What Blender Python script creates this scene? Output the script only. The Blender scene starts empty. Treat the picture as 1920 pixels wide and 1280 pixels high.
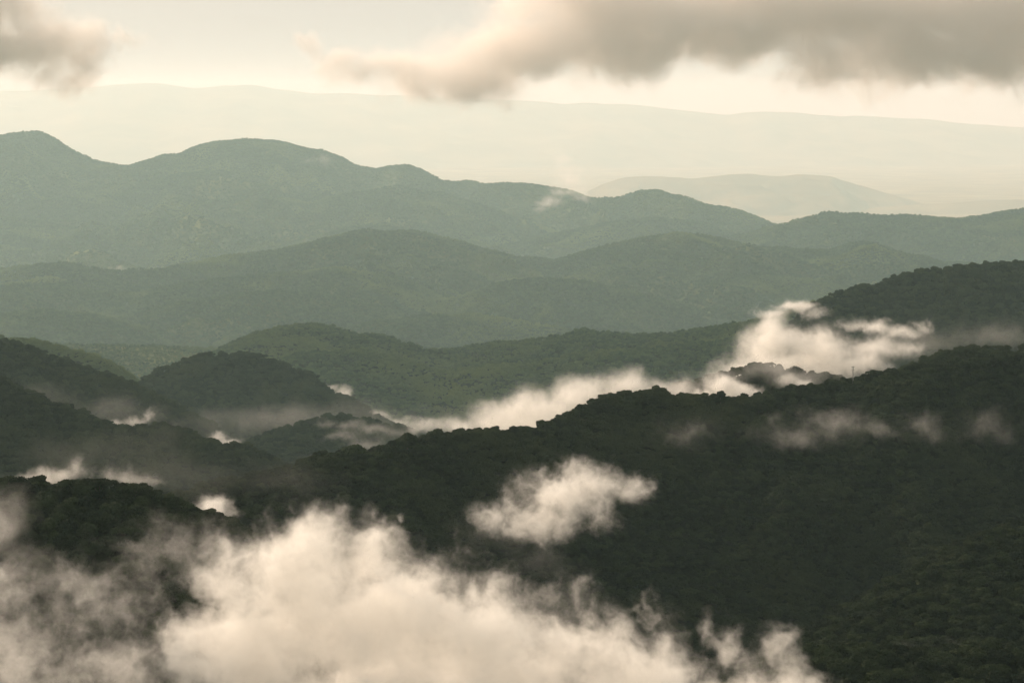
import bpy, math, random
import numpy as np

# ------------------------------------------------------------------ camera, sky, sun, exposure
sc = bpy.context.scene
C = sc.collection
CAMZ = 1700.0                      # the camera stands high; the far plain lies 1600 m below
FOV = math.radians(20.0)
F = 960.0 / math.tan(FOV / 2)      # focal length in photograph pixels (1920 wide)
HORIZON = 190.0                    # photograph row of the eye level
PITCH = math.atan((640.0 - HORIZON) / F)

cam = bpy.data.cameras.new('camera')
cam.sensor_width = 36.0
cam.angle = FOV
cam.clip_start = 1.0
cam.clip_end = 250000.0
camo = bpy.data.objects.new('camera', cam)
camo.location = (0, 0, CAMZ)
camo.rotation_euler = (math.pi / 2 - PITCH, 0, 0)
C.objects.link(camo)
sc.camera = camo

SUN_ELEV, SUN_AZ = 26.0, -44.0     # degrees; azimuth from the view direction, negative to the left
SUN_STRENGTH, SUN_COL = 3.3, (1.0, 0.81, 0.63)
SKY_STRENGTH = 0.05
EXPOSURE = 0.82
HAZE = 0.0000225                   # per metre
w = bpy.data.worlds.new('World')
sc.world = w
w.use_nodes = True
nt = w.node_tree
nt.nodes.clear()
out = nt.nodes.new('ShaderNodeOutputWorld')
bg = nt.nodes.new('ShaderNodeBackground')
sky = nt.nodes.new('ShaderNodeTexSky')
sky.sky_type = 'NISHITA'
sky.sun_disc = False
sky.sun_elevation = math.radians(SUN_ELEV)
sky.sun_rotation = math.radians(SUN_AZ)
sky.altitude = 800
sky.air_density = 1.0
sky.dust_density = 6.0
sky.ozone_density = 0.6
mx = nt.nodes.new('ShaderNodeMix')       # thin high overcast veils the blue everywhere
mx.data_type = 'RGBA'
mx.inputs['Factor'].default_value = 0.8
mx.inputs[7].default_value = (8.5, 8.1, 7.4, 1)
nt.links.new(sky.outputs[0], mx.inputs[6])
nt.links.new(mx.outputs[2], bg.inputs['Color'])
bg.inputs['Strength'].default_value = SKY_STRENGTH
nt.links.new(bg.outputs[0], out.inputs['Surface'])

sl = bpy.data.lights.new('sun', 'SUN')
sl.energy = SUN_STRENGTH
sl.angle = math.radians(10)
sl.color = SUN_COL
so = bpy.data.objects.new('sun', sl)
so.location = (-2000, 6000, 6000)
so.rotation_euler = (math.radians(90 - SUN_ELEV), 0, math.radians(180 - SUN_AZ))
C.objects.link(so)

vs = sc.view_settings
vs.view_transform = 'Standard'
vs.look = 'None'
vs.exposure = EXPOSURE
vs.gamma = 1.0
sc.cycles.use_denoising = True
sc.cycles.max_bounces = 8
sc.cycles.diffuse_bounces = 2
sc.cycles.volume_bounces = 5
sc.cycles.volume_step_rate = 2.0
sc.cycles.volume_max_steps = 512
sc.cycles.use_adaptive_sampling = True
sc.cycles.adaptive_threshold = 0.02
sc.cycles.sample_clamp_indirect = 4.0

# ------------------------------------------------------------------ helpers
rng = np.random.default_rng(7)
random.seed(7)


def P(px, py, d):
    """world point at forward distance d metres along the ground that shows at photograph pixel (px, py)"""
    rx = (px - 960.0) / F
    ry = -(py - 640.0) / F
    c, s = math.cos(PITCH), math.sin(PITCH)
    dy = c + ry * s
    dz = -s + ry * c
    k = d / dy
    return np.array([rx * k, d, CAMZ + dz * k])


def to_px(x, y, z):
    c, s = math.cos(PITCH), math.sin(PITCH)
    dz = z - CAMZ
    depth = y * c - dz * s
    up = y * s + dz * c
    depth = np.maximum(depth, 1.0)
    return 960 + F * x / depth, 640 - F * up / depth


def tag(o, label=None, cat=None, group=None, kind=None):
    if label: o['label'] = label
    if cat: o['category'] = cat
    if group: o['group'] = group
    if kind: o['kind'] = kind
    return o


def _hash(ix, iy, seed):
    h = (ix.astype(np.int64) * 374761393 + iy.astype(np.int64) * 668265263 + seed * 1274126177) & 0xFFFFFFFF
    h = ((h ^ (h >> 13)) * 1274126177) & 0xFFFFFFFF
    return (h ^ (h >> 16)) & 0xFFFF


def perlin(x, y, seed=0):
    xi, yi = np.floor(x), np.floor(y)
    xf, yf = x - xi, y - yi
    u = xf * xf * xf * (xf * (xf * 6 - 15) + 10)
    v = yf * yf * yf * (yf * (yf * 6 - 15) + 10)

    def g(ox, oy):
        a = _hash(xi + ox, yi + oy, seed) * (2 * math.pi / 65536)
        return np.cos(a) * (xf - ox) + np.sin(a) * (yf - oy)
    a, b, c_, d_ = g(0, 0), g(1, 0), g(0, 1), g(1, 1)
    return ((a + u * (b - a)) * (1 - v) + (c_ + u * (d_ - c_)) * v) * 1.45


def fbm(x, y, seed=0, octv=5, gain=0.5):
    t, a, n = 0.0, 1.0, 0.0
    for i in range(octv):
        t = t + a * perlin(x * 2 ** i + 17.3 * i, y * 2 ** i - 9.1 * i, seed + i)
        n += a
        a *= gain
    return t / n


def ridged(x, y, seed=0, octv=4, gain=0.5):
    t, a, n = 0.0, 1.0, 0.0
    for i in range(octv):
        t = t + a * (1 - np.abs(perlin(x * 2 ** i + 5.7 * i, y * 2 ** i + 3.3 * i, seed + i)) * 1.6)
        n += a
        a *= gain
    return t / n


def new_mat(name):
    m = bpy.data.materials.new(name)
    m.use_nodes = True
    m.node_tree.nodes.clear()
    return m, m.node_tree


def foliage_mat(name, c1, c2, c3, scale, translucent=0.12):
    """leaf colour that varies tree by tree (per-instance random) and in broad stands (noise over the land)"""
    m, t = new_mat(name)
    N, L = t.nodes, t.links
    o = N.new('ShaderNodeOutputMaterial')
    oi = N.new('ShaderNodeObjectInfo')
    geo = N.new('ShaderNodeNewGeometry')
    no = N.new('ShaderNodeTexNoise')
    no.inputs['Scale'].default_value = scale
    no.inputs['Detail'].default_value = 3
    L.new(geo.outputs['Position'], no.inputs['Vector'])
    r = N.new('ShaderNodeValToRGB')
    r.color_ramp.elements[0].color = (*c1, 1)
    r.color_ramp.elements[1].color = (*c2, 1)
    L.new(oi.outputs['Random'], r.inputs['Fac'])
    rr = N.new('ShaderNodeMapRange')
    rr.inputs['From Min'].default_value = 0.5
    rr.inputs['From Max'].default_value = 0.68
    L.new(no.outputs['Fac'], rr.inputs['Value'])
    mixn = N.new('ShaderNodeMix')
    mixn.data_type = 'RGBA'
    L.new(rr.outputs[0], mixn.inputs['Factor'])
    L.new(r.outputs['Color'], mixn.inputs[6])
    mixn.inputs[7].default_value = (*c3, 1)
    d = N.new('ShaderNodeBsdfPrincipled')
    d.inputs['Roughness'].default_value = 0.75
    d.inputs['Specular IOR Level'].default_value = 0.05
    L.new(mixn.outputs[2], d.inputs['Base Color'])
    tr = N.new('ShaderNodeBsdfTranslucent')
    L.new(mixn.outputs[2], tr.inputs['Color'])
    ms = N.new('ShaderNodeMixShader')
    ms.inputs['Fac'].default_value = translucent
    L.new(d.outputs[0], ms.inputs[1])
    L.new(tr.outputs[0], ms.inputs[2])
    L.new(ms.outputs[0], o.inputs['Surface'])
    return m


def ground_mat(name, c1, c2, c3, scale, bump=3.0, bscale=0.12):
    m, t = new_mat(name)
    N, L = t.nodes, t.links
    o = N.new('ShaderNodeOutputMaterial')
    geo = N.new('ShaderNodeNewGeometry')
    no = N.new('ShaderNodeTexNoise')
    no.inputs['Scale'].default_value = scale
    no.inputs['Detail'].default_value = 8
    no.inputs['Roughness'].default_value = 0.62
    L.new(geo.outputs['Position'], no.inputs['Vector'])
    r = N.new('ShaderNodeValToRGB')
    e = r.color_ramp.elements
    e[0].position, e[0].color = 0.36, (*c1, 1)
    e[1].position, e[1].color = 0.52, (*c2, 1)
    x = e.new(0.66)
    x.color = (*c3, 1)
    L.new(no.outputs['Fac'], r.inputs['Fac'])
    n2 = N.new('ShaderNodeTexNoise')
    n2.inputs['Scale'].default_value = bscale
    n2.inputs['Detail'].default_value = 3
    L.new(geo.outputs['Position'], n2.inputs['Vector'])
    b = N.new('ShaderNodeBump')
    b.inputs['Distance'].default_value = bump
    b.inputs['Strength'].default_value = 0.8
    L.new(n2.outputs['Fac'], b.inputs['Height'])
    d = N.new('ShaderNodeBsdfPrincipled')
    d.inputs['Roughness'].default_value = 0.9
    d.inputs['Specular IOR Level'].default_value = 0.0
    L.new(r.outputs['Color'], d.inputs['Base Color'])
    L.new(b.outputs['Normal'], d.inputs['Normal'])
    L.new(d.outputs[0], o.inputs['Surface'])
    return m


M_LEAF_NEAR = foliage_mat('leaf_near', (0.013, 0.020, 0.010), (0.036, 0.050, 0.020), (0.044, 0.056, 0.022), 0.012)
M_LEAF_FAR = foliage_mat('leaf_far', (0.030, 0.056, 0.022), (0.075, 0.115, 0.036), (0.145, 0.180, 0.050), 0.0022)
M_BARK, _t = new_mat('bark')
_o = _t.nodes.new('ShaderNodeOutputMaterial')
_d = _t.nodes.new('ShaderNodeBsdfPrincipled')
_d.inputs['Base Color'].default_value = (0.07, 0.055, 0.04, 1)
_d.inputs['Roughness'].default_value = 0.9
_n = _t.nodes.new('ShaderNodeTexNoise')
_n.inputs['Scale'].default_value = 4
_b = _t.nodes.new('ShaderNodeBump')
_t.links.new(_n.outputs['Fac'], _b.inputs['Height'])
_t.links.new(_b.outputs['Normal'], _d.inputs['Normal'])
_t.links.new(_d.outputs[0], _o.inputs['Surface'])
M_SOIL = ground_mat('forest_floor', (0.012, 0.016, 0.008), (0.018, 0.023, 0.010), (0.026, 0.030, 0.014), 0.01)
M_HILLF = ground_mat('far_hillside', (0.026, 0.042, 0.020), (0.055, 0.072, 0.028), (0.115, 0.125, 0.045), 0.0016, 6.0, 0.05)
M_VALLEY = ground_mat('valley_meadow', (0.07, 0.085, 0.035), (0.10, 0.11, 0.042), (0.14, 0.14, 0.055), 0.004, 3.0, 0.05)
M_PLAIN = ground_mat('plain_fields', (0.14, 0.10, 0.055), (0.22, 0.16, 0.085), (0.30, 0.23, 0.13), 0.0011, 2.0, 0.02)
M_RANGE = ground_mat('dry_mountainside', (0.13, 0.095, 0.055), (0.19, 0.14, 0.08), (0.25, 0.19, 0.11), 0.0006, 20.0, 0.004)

# ------------------------------------------------------------------ the ground: one sheet to the horizon
PLAIN_Z = 100.0


def grid_mesh(name, X, Y, Z, smooth=True):
    nr, nc = X.shape
    me = bpy.data.meshes.new(name)
    v = np.stack([X, Y, Z], -1).reshape(-1, 3).astype(np.float32)
    i = np.arange(nr * nc).reshape(nr, nc)
    q = np.stack([i[:-1, :-1], i[:-1, 1:], i[1:, 1:], i[1:, :-1]], -1).reshape(-1, 4)
    me.vertices.add(len(v))
    me.vertices.foreach_set('co', v.ravel())
    me.loops.add(q.size)
    me.loops.foreach_set('vertex_index', q.ravel().astype(np.int32))
    me.polygons.add(len(q))
    me.polygons.foreach_set('loop_start', np.arange(0, q.size, 4, dtype=np.int32))
    me.polygons.foreach_set('use_smooth', np.full(len(q), smooth))
    me.update(calc_edges=True)
    return me


gy = np.concatenate([np.linspace(-2500, 15000, 30, endpoint=False), np.linspace(15000, 70000, 170, endpoint=False), np.linspace(70000, 98000, 30)])
gx = np.linspace(-26000, 26000, 180)
GX, GY = np.meshgrid(gx, gy)
GZ = PLAIN_Z + 25 * fbm(GX / 3200, GY / 3200, 3, 4) + 60 * np.clip(fbm(GX / 6500, GY / 4200, 91, 4) - 0.12, 0, 1)
me = grid_mesh('ground', GX, GY, GZ)
me.materials.append(M_PLAIN)
ground = bpy.data.objects.new('ground', me)
C.objects.link(ground)
tag(ground, 'wide hazy green plain stretching behind the hills to the horizon', kind='structure')

# ------------------------------------------------------------------ hills
HILLS = {}
SIZE = dict(M=.62, L=.62, N=.62, Q=.62, O=.62, K=.78, F=.9, I=.85, G=1.15, C=.95, E=1.35, D=1.25, B=.94)   # how far off each hill stands, against the distances listed below
CANOPY = dict(L=15, M=12, N=12, Q=12, O=22, K=12, I=9, H=8, F=9, G=7)      # photograph rows that the treetops stand above the ground


def hill(key, crest, front, slope, round_, spur, spur_len, seed, nx, ny, mat, label, back=None, skew=0.5,
         crest_jit=0.0, jit_len=60.0, pad=0.28, bslope=0.45, drop=None, bplant=None):
    """crest: (px, py, distance) along the skyline; front: metres of slope built towards the viewer"""
    q = SIZE.get(key, 1.0)
    crest = list(crest)
    if crest[0][0] < 0:                           # ridges that leave the view go on beyond it
        crest.insert(0, (crest[0][0] - 1500, crest[0][1] + 40, crest[0][2]))
    if crest[-1][0] > 1920:
        crest.append((crest[-1][0] + 1500, crest[-1][1] + 40, crest[-1][2]))
    if q < .8:
        pad = 0.75
    pts = np.array([P(c[0], c[1] + CANOPY.get(key, 0), c[2] * q) for c in crest])
    if q < 1:
        front, round_, spur, spur_len, crest_jit, jit_len = (z * q for z in (front, round_, spur, spur_len, crest_jit, jit_len))
    xs, ys, zs = pts.T
    o = np.argsort(xs)
    xs, ys, zs = xs[o], ys[o], zs[o]
    wd = 2 * np.mean(ys) * math.tan(FOV / 2)
    x0 = max(xs[0], -wd * (0.5 + pad))
    x1 = min(xs[-1], wd * (0.5 + pad))
    gx = np.linspace(x0, x1, nx)
    back = back or front * 0.5
    # across: fine near the crest
    t = np.linspace(-1, 1, ny)
    across = np.where(t < 0, -front * np.abs(t) ** 1.25, back * np.abs(t) ** 1.5)
    X, A = np.meshgrid(gx, across)
    # smooth the crest polyline a little
    fine = np.linspace(x0, x1, 1200)
    zf, yf = np.interp(fine, xs, zs), np.interp(fine, xs, ys)
    seg = max(3, int(1200 / max(len(xs), 4) * 0.45))
    k = np.hanning(seg + 2)[1:-1]
    k /= k.sum()
    zf = np.convolve(np.pad(zf, seg // 2 + 1, mode='edge'), k, 'same')[seg // 2 + 1:-(seg // 2 + 1)]
    yf = np.convolve(np.pad(yf, seg // 2 + 1, mode='edge'), k, 'same')[seg // 2 + 1:-(seg // 2 + 1)]
    zc, yc = np.interp(X, fine, zf), np.interp(X, fine, yf)
    zc = zc + crest_jit * fbm(X / jit_len, X * 0 + seed * 3.7, seed + 50, 4)
    Y = yc + A
    d = np.abs(A)
    sl = np.where(A < 0, slope, bslope)
    fall = sl * (np.sqrt(d * d + round_ * round_) - round_)
    if drop:                                      # foot: the slope eases off below this many metres
        ex = np.maximum(fall - drop, 0)
        fall = np.minimum(fall, drop) + ex * 0.25
    grow = 1 - np.exp(-d / (spur_len * 0.55))
    wx = X + skew * A + 0.35 * spur_len * fbm(X / spur_len / 1.6, Y / spur_len / 1.6, seed + 9, 3)
    wy = Y
    rd = ridged(wx / spur_len, wy / (spur_len * 2.3), seed, 4, 0.48)
    sm = fbm(X / spur_len * 2.2, Y / spur_len * 2.2, seed + 20, 4)
    Z = zc - fall + grow * (spur * (rd - 0.72) + spur * 0.25 * sm)
    me = grid_mesh('hill', X, Y, Z)
    me.materials.append(mat)
    # planting density: the slope in view with a margin around the frame
    px, py = to_px(X, Y, Z)
    mg = 750 if q < .8 else 330
    dens = ((px > -mg) & (px < 1920 + mg) & (py < 1420) & (A < (bplant or round_ * 1.2 + 40))).astype(np.float32)
    at = me.attributes.new('planting', 'FLOAT', 'POINT')
    at.data.foreach_set('value', dens.ravel())
    ob = bpy.data.objects.new('hill', me)
    C.objects.link(ob)
    tag(ob, label, kind='structure')
    HILLS[key] = dict(ob=ob, x=gx, fx=fine, fz=zf, fy=yf, X=X, Y=Y, Z=Z)
    return ob


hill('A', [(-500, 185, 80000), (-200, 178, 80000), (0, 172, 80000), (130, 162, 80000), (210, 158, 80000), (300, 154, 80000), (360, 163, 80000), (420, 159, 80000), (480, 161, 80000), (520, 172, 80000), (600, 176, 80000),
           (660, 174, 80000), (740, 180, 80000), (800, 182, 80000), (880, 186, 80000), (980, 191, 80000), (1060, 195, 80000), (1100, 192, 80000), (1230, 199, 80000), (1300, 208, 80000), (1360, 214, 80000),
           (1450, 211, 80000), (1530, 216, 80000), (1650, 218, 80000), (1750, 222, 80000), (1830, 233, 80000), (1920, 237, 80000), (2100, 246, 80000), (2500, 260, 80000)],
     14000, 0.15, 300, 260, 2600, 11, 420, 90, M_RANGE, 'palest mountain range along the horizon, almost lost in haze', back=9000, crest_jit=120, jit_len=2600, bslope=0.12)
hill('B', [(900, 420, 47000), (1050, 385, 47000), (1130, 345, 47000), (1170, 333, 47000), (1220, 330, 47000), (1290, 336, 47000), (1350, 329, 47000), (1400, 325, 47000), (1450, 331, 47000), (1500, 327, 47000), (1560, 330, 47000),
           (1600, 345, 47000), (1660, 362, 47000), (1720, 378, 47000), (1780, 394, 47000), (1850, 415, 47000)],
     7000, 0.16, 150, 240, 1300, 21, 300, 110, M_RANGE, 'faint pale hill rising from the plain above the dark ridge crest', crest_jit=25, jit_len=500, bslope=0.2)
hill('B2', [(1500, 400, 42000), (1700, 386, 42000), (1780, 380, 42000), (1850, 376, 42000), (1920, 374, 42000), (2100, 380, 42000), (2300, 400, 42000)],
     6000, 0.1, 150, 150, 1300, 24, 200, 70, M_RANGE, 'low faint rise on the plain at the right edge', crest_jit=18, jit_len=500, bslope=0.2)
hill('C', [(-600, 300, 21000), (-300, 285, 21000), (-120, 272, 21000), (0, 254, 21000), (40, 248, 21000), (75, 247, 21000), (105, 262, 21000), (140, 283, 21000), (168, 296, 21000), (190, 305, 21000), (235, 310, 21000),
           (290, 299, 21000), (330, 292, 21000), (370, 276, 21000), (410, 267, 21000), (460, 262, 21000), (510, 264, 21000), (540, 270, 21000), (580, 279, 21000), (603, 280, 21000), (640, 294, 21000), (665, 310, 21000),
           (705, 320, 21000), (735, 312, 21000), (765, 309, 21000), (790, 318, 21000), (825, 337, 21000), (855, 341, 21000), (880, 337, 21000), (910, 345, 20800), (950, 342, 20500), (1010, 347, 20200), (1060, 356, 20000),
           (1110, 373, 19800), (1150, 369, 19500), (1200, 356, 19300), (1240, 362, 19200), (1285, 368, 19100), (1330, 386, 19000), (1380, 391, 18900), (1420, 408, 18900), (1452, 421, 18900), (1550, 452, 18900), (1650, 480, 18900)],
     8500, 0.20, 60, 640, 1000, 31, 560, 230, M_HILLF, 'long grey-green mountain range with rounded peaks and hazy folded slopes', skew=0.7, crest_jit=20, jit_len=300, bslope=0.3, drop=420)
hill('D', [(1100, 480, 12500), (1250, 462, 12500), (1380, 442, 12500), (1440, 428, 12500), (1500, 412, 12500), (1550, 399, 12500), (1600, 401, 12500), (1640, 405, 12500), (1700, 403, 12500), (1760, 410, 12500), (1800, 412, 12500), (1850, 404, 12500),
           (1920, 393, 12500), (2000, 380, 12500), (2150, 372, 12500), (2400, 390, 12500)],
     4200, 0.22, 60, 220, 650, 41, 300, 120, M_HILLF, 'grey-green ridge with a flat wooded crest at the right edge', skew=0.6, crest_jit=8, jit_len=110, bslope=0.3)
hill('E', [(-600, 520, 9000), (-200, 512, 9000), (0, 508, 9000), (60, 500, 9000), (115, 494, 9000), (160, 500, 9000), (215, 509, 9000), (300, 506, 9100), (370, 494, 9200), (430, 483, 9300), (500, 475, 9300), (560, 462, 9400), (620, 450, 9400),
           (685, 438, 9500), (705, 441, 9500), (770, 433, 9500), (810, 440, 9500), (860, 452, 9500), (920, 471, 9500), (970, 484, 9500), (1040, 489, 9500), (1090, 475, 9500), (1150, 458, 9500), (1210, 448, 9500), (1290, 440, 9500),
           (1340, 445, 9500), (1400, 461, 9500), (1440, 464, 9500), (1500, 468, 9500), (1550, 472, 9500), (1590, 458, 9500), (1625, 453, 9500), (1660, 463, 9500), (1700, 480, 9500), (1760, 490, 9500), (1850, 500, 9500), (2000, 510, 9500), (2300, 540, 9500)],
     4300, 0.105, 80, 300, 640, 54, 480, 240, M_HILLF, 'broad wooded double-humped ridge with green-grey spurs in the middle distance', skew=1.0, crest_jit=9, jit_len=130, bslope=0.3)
hill('G', [(100, 760, 5000), (250, 715, 5000), (340, 690, 5000), (400, 660, 5000), (440, 638, 5000), (490, 618, 5000), (540, 608, 5000), (590, 606, 5000), (630, 614, 5000), (665, 626, 5000), (700, 623, 5000), (740, 632, 5000), (765, 640, 5000), (810, 653, 5000),
           (860, 650, 4950), (920, 643, 4900), (1000, 634, 4850), (1060, 624, 4800), (1100, 613, 4750), (1130, 619, 4750), (1180, 627, 4700), (1250, 625, 4650), (1330, 615, 4600), (1400, 603, 4550), (1470, 585, 4500), (1530, 562, 4450), (1700, 540, 4400), (2000, 560, 4400)],
     2600, 0.13, 50, 110, 330, 63, 420, 170, M_SOIL, 'brownish green ridge sloping down behind the valley clouds', skew=0.9, crest_jit=4, jit_len=45, bslope=0.35)
# folds on the long range and on the double-humped ridge, each a spur of its own
FOLDS = [
    ('Ca', 1.0, [(-150, 352, 19000), (-40, 338, 19000), (60, 330, 19000), (160, 345, 19000), (260, 350, 19000), (330, 328, 19000), (420, 322, 19000), (500, 335, 19000), (580, 352, 19000), (660, 372, 19000), (760, 402, 19000), (860, 440, 19000)], 'upper fold of the long mountain range below its highest peak'),
    ('Cb', 1.0, [(60, 480, 17900), (150, 440, 17900), (240, 415, 17900), (330, 392, 17900), (420, 376, 17900), (500, 370, 17900), (580, 382, 17900), (660, 362, 17900), (740, 348, 17900), (820, 362, 17900), (900, 385, 17900), (1000, 420, 17900), (1100, 460, 17900)], 'middle fold of the long mountain range with two soft humps'),
    ('Cc', 1.0, [(-250, 430, 17000), (-100, 420, 17000), (0, 408, 17000), (90, 418, 17000), (180, 436, 17000), (260, 425, 17000), (340, 432, 17000), (420, 450, 17000), (520, 482, 17000), (620, 520, 17000)], 'lower fold of the long range at the picture edge'),
    ('Cd', 1.0, [(330, 520, 16300), (420, 490, 16300), (520, 462, 16300), (600, 440, 16300), (690, 424, 16300), (780, 432, 16300), (870, 452, 16300), (960, 470, 16300), (1080, 500, 16300)], 'lowest fold of the long range just over the double-humped ridge'),
    ('Ce', 1.0, [(820, 500, 16900), (900, 472, 16900), (1000, 448, 16900), (1080, 432, 16900), (1150, 420, 16900), (1230, 408, 16900), (1310, 420, 16900), (1400, 446, 16900), (1500, 490, 16900)], 'fold of the long range under its last rounded peak'),
    ('Ea', .62, [(-200, 556, 11300), (-100, 546, 11300), (0, 536, 11300), (80, 534, 11300), (160, 545, 11300), (250, 552, 11300), (350, 532, 11300), (450, 520, 11300), (560, 512, 11300), (640, 503, 11300), (720, 520, 11300), (800, 545, 11300), (900, 590, 11300)], 'long upper spur on the double-humped ridge'),
    ('Eb', .58, [(20, 660, 10600), (100, 627, 10600), (220, 598, 10600), (320, 572, 10600), (420, 556, 10600), (520, 545, 10600), (600, 552, 10600), (700, 575, 10600), (800, 602, 10600), (900, 640, 10600)], 'middle spur running down the double-humped ridge'),
    ('Ec', .55, [(-250, 612, 10000), (-100, 600, 10000), (0, 588, 10000), (90, 583, 10000), (180, 592, 10000), (260, 612, 10000), (350, 636, 10000), (450, 670, 10000)], 'low spur at the picture edge above the valley floor'),
    ('Ed', .6, [(680, 640, 11000), (760, 600, 11000), (860, 560, 11000), (940, 532, 11000), (1020, 522, 11000), (1100, 530, 11000), (1180, 548, 11000), (1280, 575, 11000), (1380, 604, 11000), (1480, 640, 11000)], 'rounded spur in the saddle of the double-humped ridge'),
    ('Ee', .63, [(1100, 630, 11600), (1180, 590, 11600), (1260, 555, 11600), (1340, 528, 11600), (1420, 515, 11600), (1500, 525, 11600), (1600, 538, 11600), (1700, 556, 11600), (1850, 580, 11600)], 'spur under the second hump beside the dark right ridge'),
    ('Ef', .54, [(440, 670, 9800), (560, 640, 9800), (680, 612, 9800), (780, 596, 9800), (880, 590, 9800), (980, 604, 9800), (1080, 622, 9800), (1200, 650, 9800)], 'lowest spur of the double-humped ridge over the brown ridge'),
    ('Ga', .28, [(480, 700, 5150), (560, 668, 5150), (650, 662, 5150), (740, 676, 5150), (830, 700, 5150), (930, 692, 5100), (1020, 680, 5100), (1120, 664, 5000), (1220, 660, 4950), (1320, 648, 4900), (1420, 640, 4900), (1560, 650, 4900)], 'nearer fold of the brownish ridge'),
    ('Ka', .16, [(440, 850, 2900), (510, 818, 2900), (580, 798, 2900), (640, 790, 2900), (700, 800, 2900), (760, 815, 2900), (850, 850, 2900)], 'small dark knoll on the valley floor before the lone hill'),
]
for i, (key, z, crest, label) in enumerate(FOLDS):
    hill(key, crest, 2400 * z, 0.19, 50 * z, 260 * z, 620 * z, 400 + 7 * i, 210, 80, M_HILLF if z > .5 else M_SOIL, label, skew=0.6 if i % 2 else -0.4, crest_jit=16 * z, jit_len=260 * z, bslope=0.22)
hill('V', [(-600, 640, 7400), (-100, 642, 7400), (60, 646, 7400), (180, 650, 7400), (300, 652, 7400), (400, 655, 7400), (520, 664, 7400), (640, 690, 7400)],
     1500, 0.02, 60, 26, 320, 64, 160, 60, M_VALLEY, 'pale yellow-green valley floor behind the dark lone hill', crest_jit=8, jit_len=200)
hill('J', [(-300, 630, 4300), (-60, 632, 4300), (60, 643, 4300), (110, 652, 4300), (160, 668, 4300), (205, 685, 4300), (245, 712, 4300), (320, 750, 4300), (420, 800, 4300)],
     700, 0.25, 40, 40, 200, 66, 160, 60, M_SOIL, 'lighter slope showing behind the dark hill on the valley side', crest_jit=4, jit_len=40)
hill('F', [(1400, 720, 3900), (1450, 650, 3900), (1490, 600, 3900), (1530, 563, 3900), (1580, 546, 3900), (1640, 532, 3900), (1690, 515, 3900), (1740, 507, 3900), (1800, 500, 3900), (1870, 496, 3900), (1920, 490, 3900), (2050, 480, 3900), (2400, 500, 3900)],
     1500, 0.22, 40, 90, 280, 71, 260, 130, M_SOIL, 'dark blue-green wooded ridge rising behind the white cloud', crest_jit=4, jit_len=35)
hill('H', [(120, 800, 3600), (200, 740, 3600), (250, 716, 3600), (290, 697, 3600), (330, 678, 3600), (375, 664, 3600), (430, 662, 3600), (480, 661, 3600), (510, 674, 3600), (545, 690, 3600), (580, 702, 3600), (610, 727, 3600), (650, 748, 3600), (690, 768, 3550),
           (730, 790, 3500), (800, 815, 3450), (900, 840, 3400)],
     1200, 0.27, 45, 90, 240, 82, 320, 150, M_SOIL, 'dark rounded wooded hill standing alone in the misty valley', skew=0.3, crest_jit=3, jit_len=30)
hill('I', [(-400, 620, 3300), (-100, 630, 3300), (0, 639, 3300), (50, 649, 3300), (90, 668, 3300), (130, 682, 3300), (180, 700, 3300), (230, 716, 3300), (300, 745, 3300), (400, 800, 3300)],
     900, 0.28, 40, 50, 200, 88, 180, 90, M_SOIL, 'dark wooded slope falling from the edge of the view to the lone hill', crest_jit=3, jit_len=30)
hill('K', [(-400, 640, 2650), (-120, 680, 2650), (0, 712, 2650), (50, 732, 2650), (90, 750, 2650), (140, 768, 2650), (175, 785, 2620), (200, 798, 2600), (235, 808, 2600), (300, 803, 2560), (345, 814, 2550), (400, 832, 2520), (450, 842, 2500), (500, 862, 2480), (560, 885, 2450), (640, 910, 2400), (760, 950, 2350)],
     800, 0.27, 35, 45, 160, 95, 240, 110, M_SOIL, 'dark wooded spur descending into the valley above the nearest treetops', crest_jit=2, jit_len=25)
hill('O', [(1180, 740, 2900), (1240, 722, 2900), (1290, 706, 2900), (1340, 692, 2900), (1390, 682, 2900), (1440, 670, 2900), (1480, 690, 2850), (1540, 692, 2850), (1590, 702, 2800), (1640, 700, 2800), (1690, 685, 2800), (1740, 660, 2850), (1790, 645, 2900), (1860, 640, 2900), (2100, 640, 2900)],
     400, 0.35, 25, 20, 90, 99, 240, 70, M_SOIL, 'small wooded knolls half hidden in cloud behind the main crest', crest_jit=3, jit_len=22)
hill('L', [(150, 975, 1850), (260, 950, 1860), (350, 923, 1880), (430, 905, 1910), (500, 888, 1940), (560, 873, 1960), (600, 862, 1980), (650, 855, 2000), (700, 848, 2020), (740, 832, 2060), (800, 822, 2080), (860, 815, 2120), (920, 810, 2160), (985, 808, 2200), (1020, 792, 2220), (1055, 776, 2260), (1085, 764, 2290), (1120, 746, 2330),
           (1150, 737, 2360), (1190, 734, 2380), (1220, 731, 2390), (1260, 735, 2400), (1310, 737, 2410), (1350, 740, 2420), (1400, 744, 2430), (1440, 737, 2440), (1500, 724, 2460), (1560, 716, 2480), (1610, 709, 2490), (1640, 700, 2500), (1700, 686, 2520), (1760, 680, 2530), (1830, 672, 2540), (1920, 660, 2560), (2050, 645, 2580), (2350, 640, 2600)],
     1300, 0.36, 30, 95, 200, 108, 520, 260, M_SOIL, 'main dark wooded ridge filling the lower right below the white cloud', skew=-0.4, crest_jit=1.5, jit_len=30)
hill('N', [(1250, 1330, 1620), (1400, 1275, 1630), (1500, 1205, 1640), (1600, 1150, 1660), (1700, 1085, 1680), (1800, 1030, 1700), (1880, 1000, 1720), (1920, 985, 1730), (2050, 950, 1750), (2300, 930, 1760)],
     500, 0.3, 30, 18, 110, 118, 220, 90, M_SOIL, 'blackest spur low in the corner below the main ridge', crest_jit=1.5, jit_len=22, bplant=400)
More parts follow.
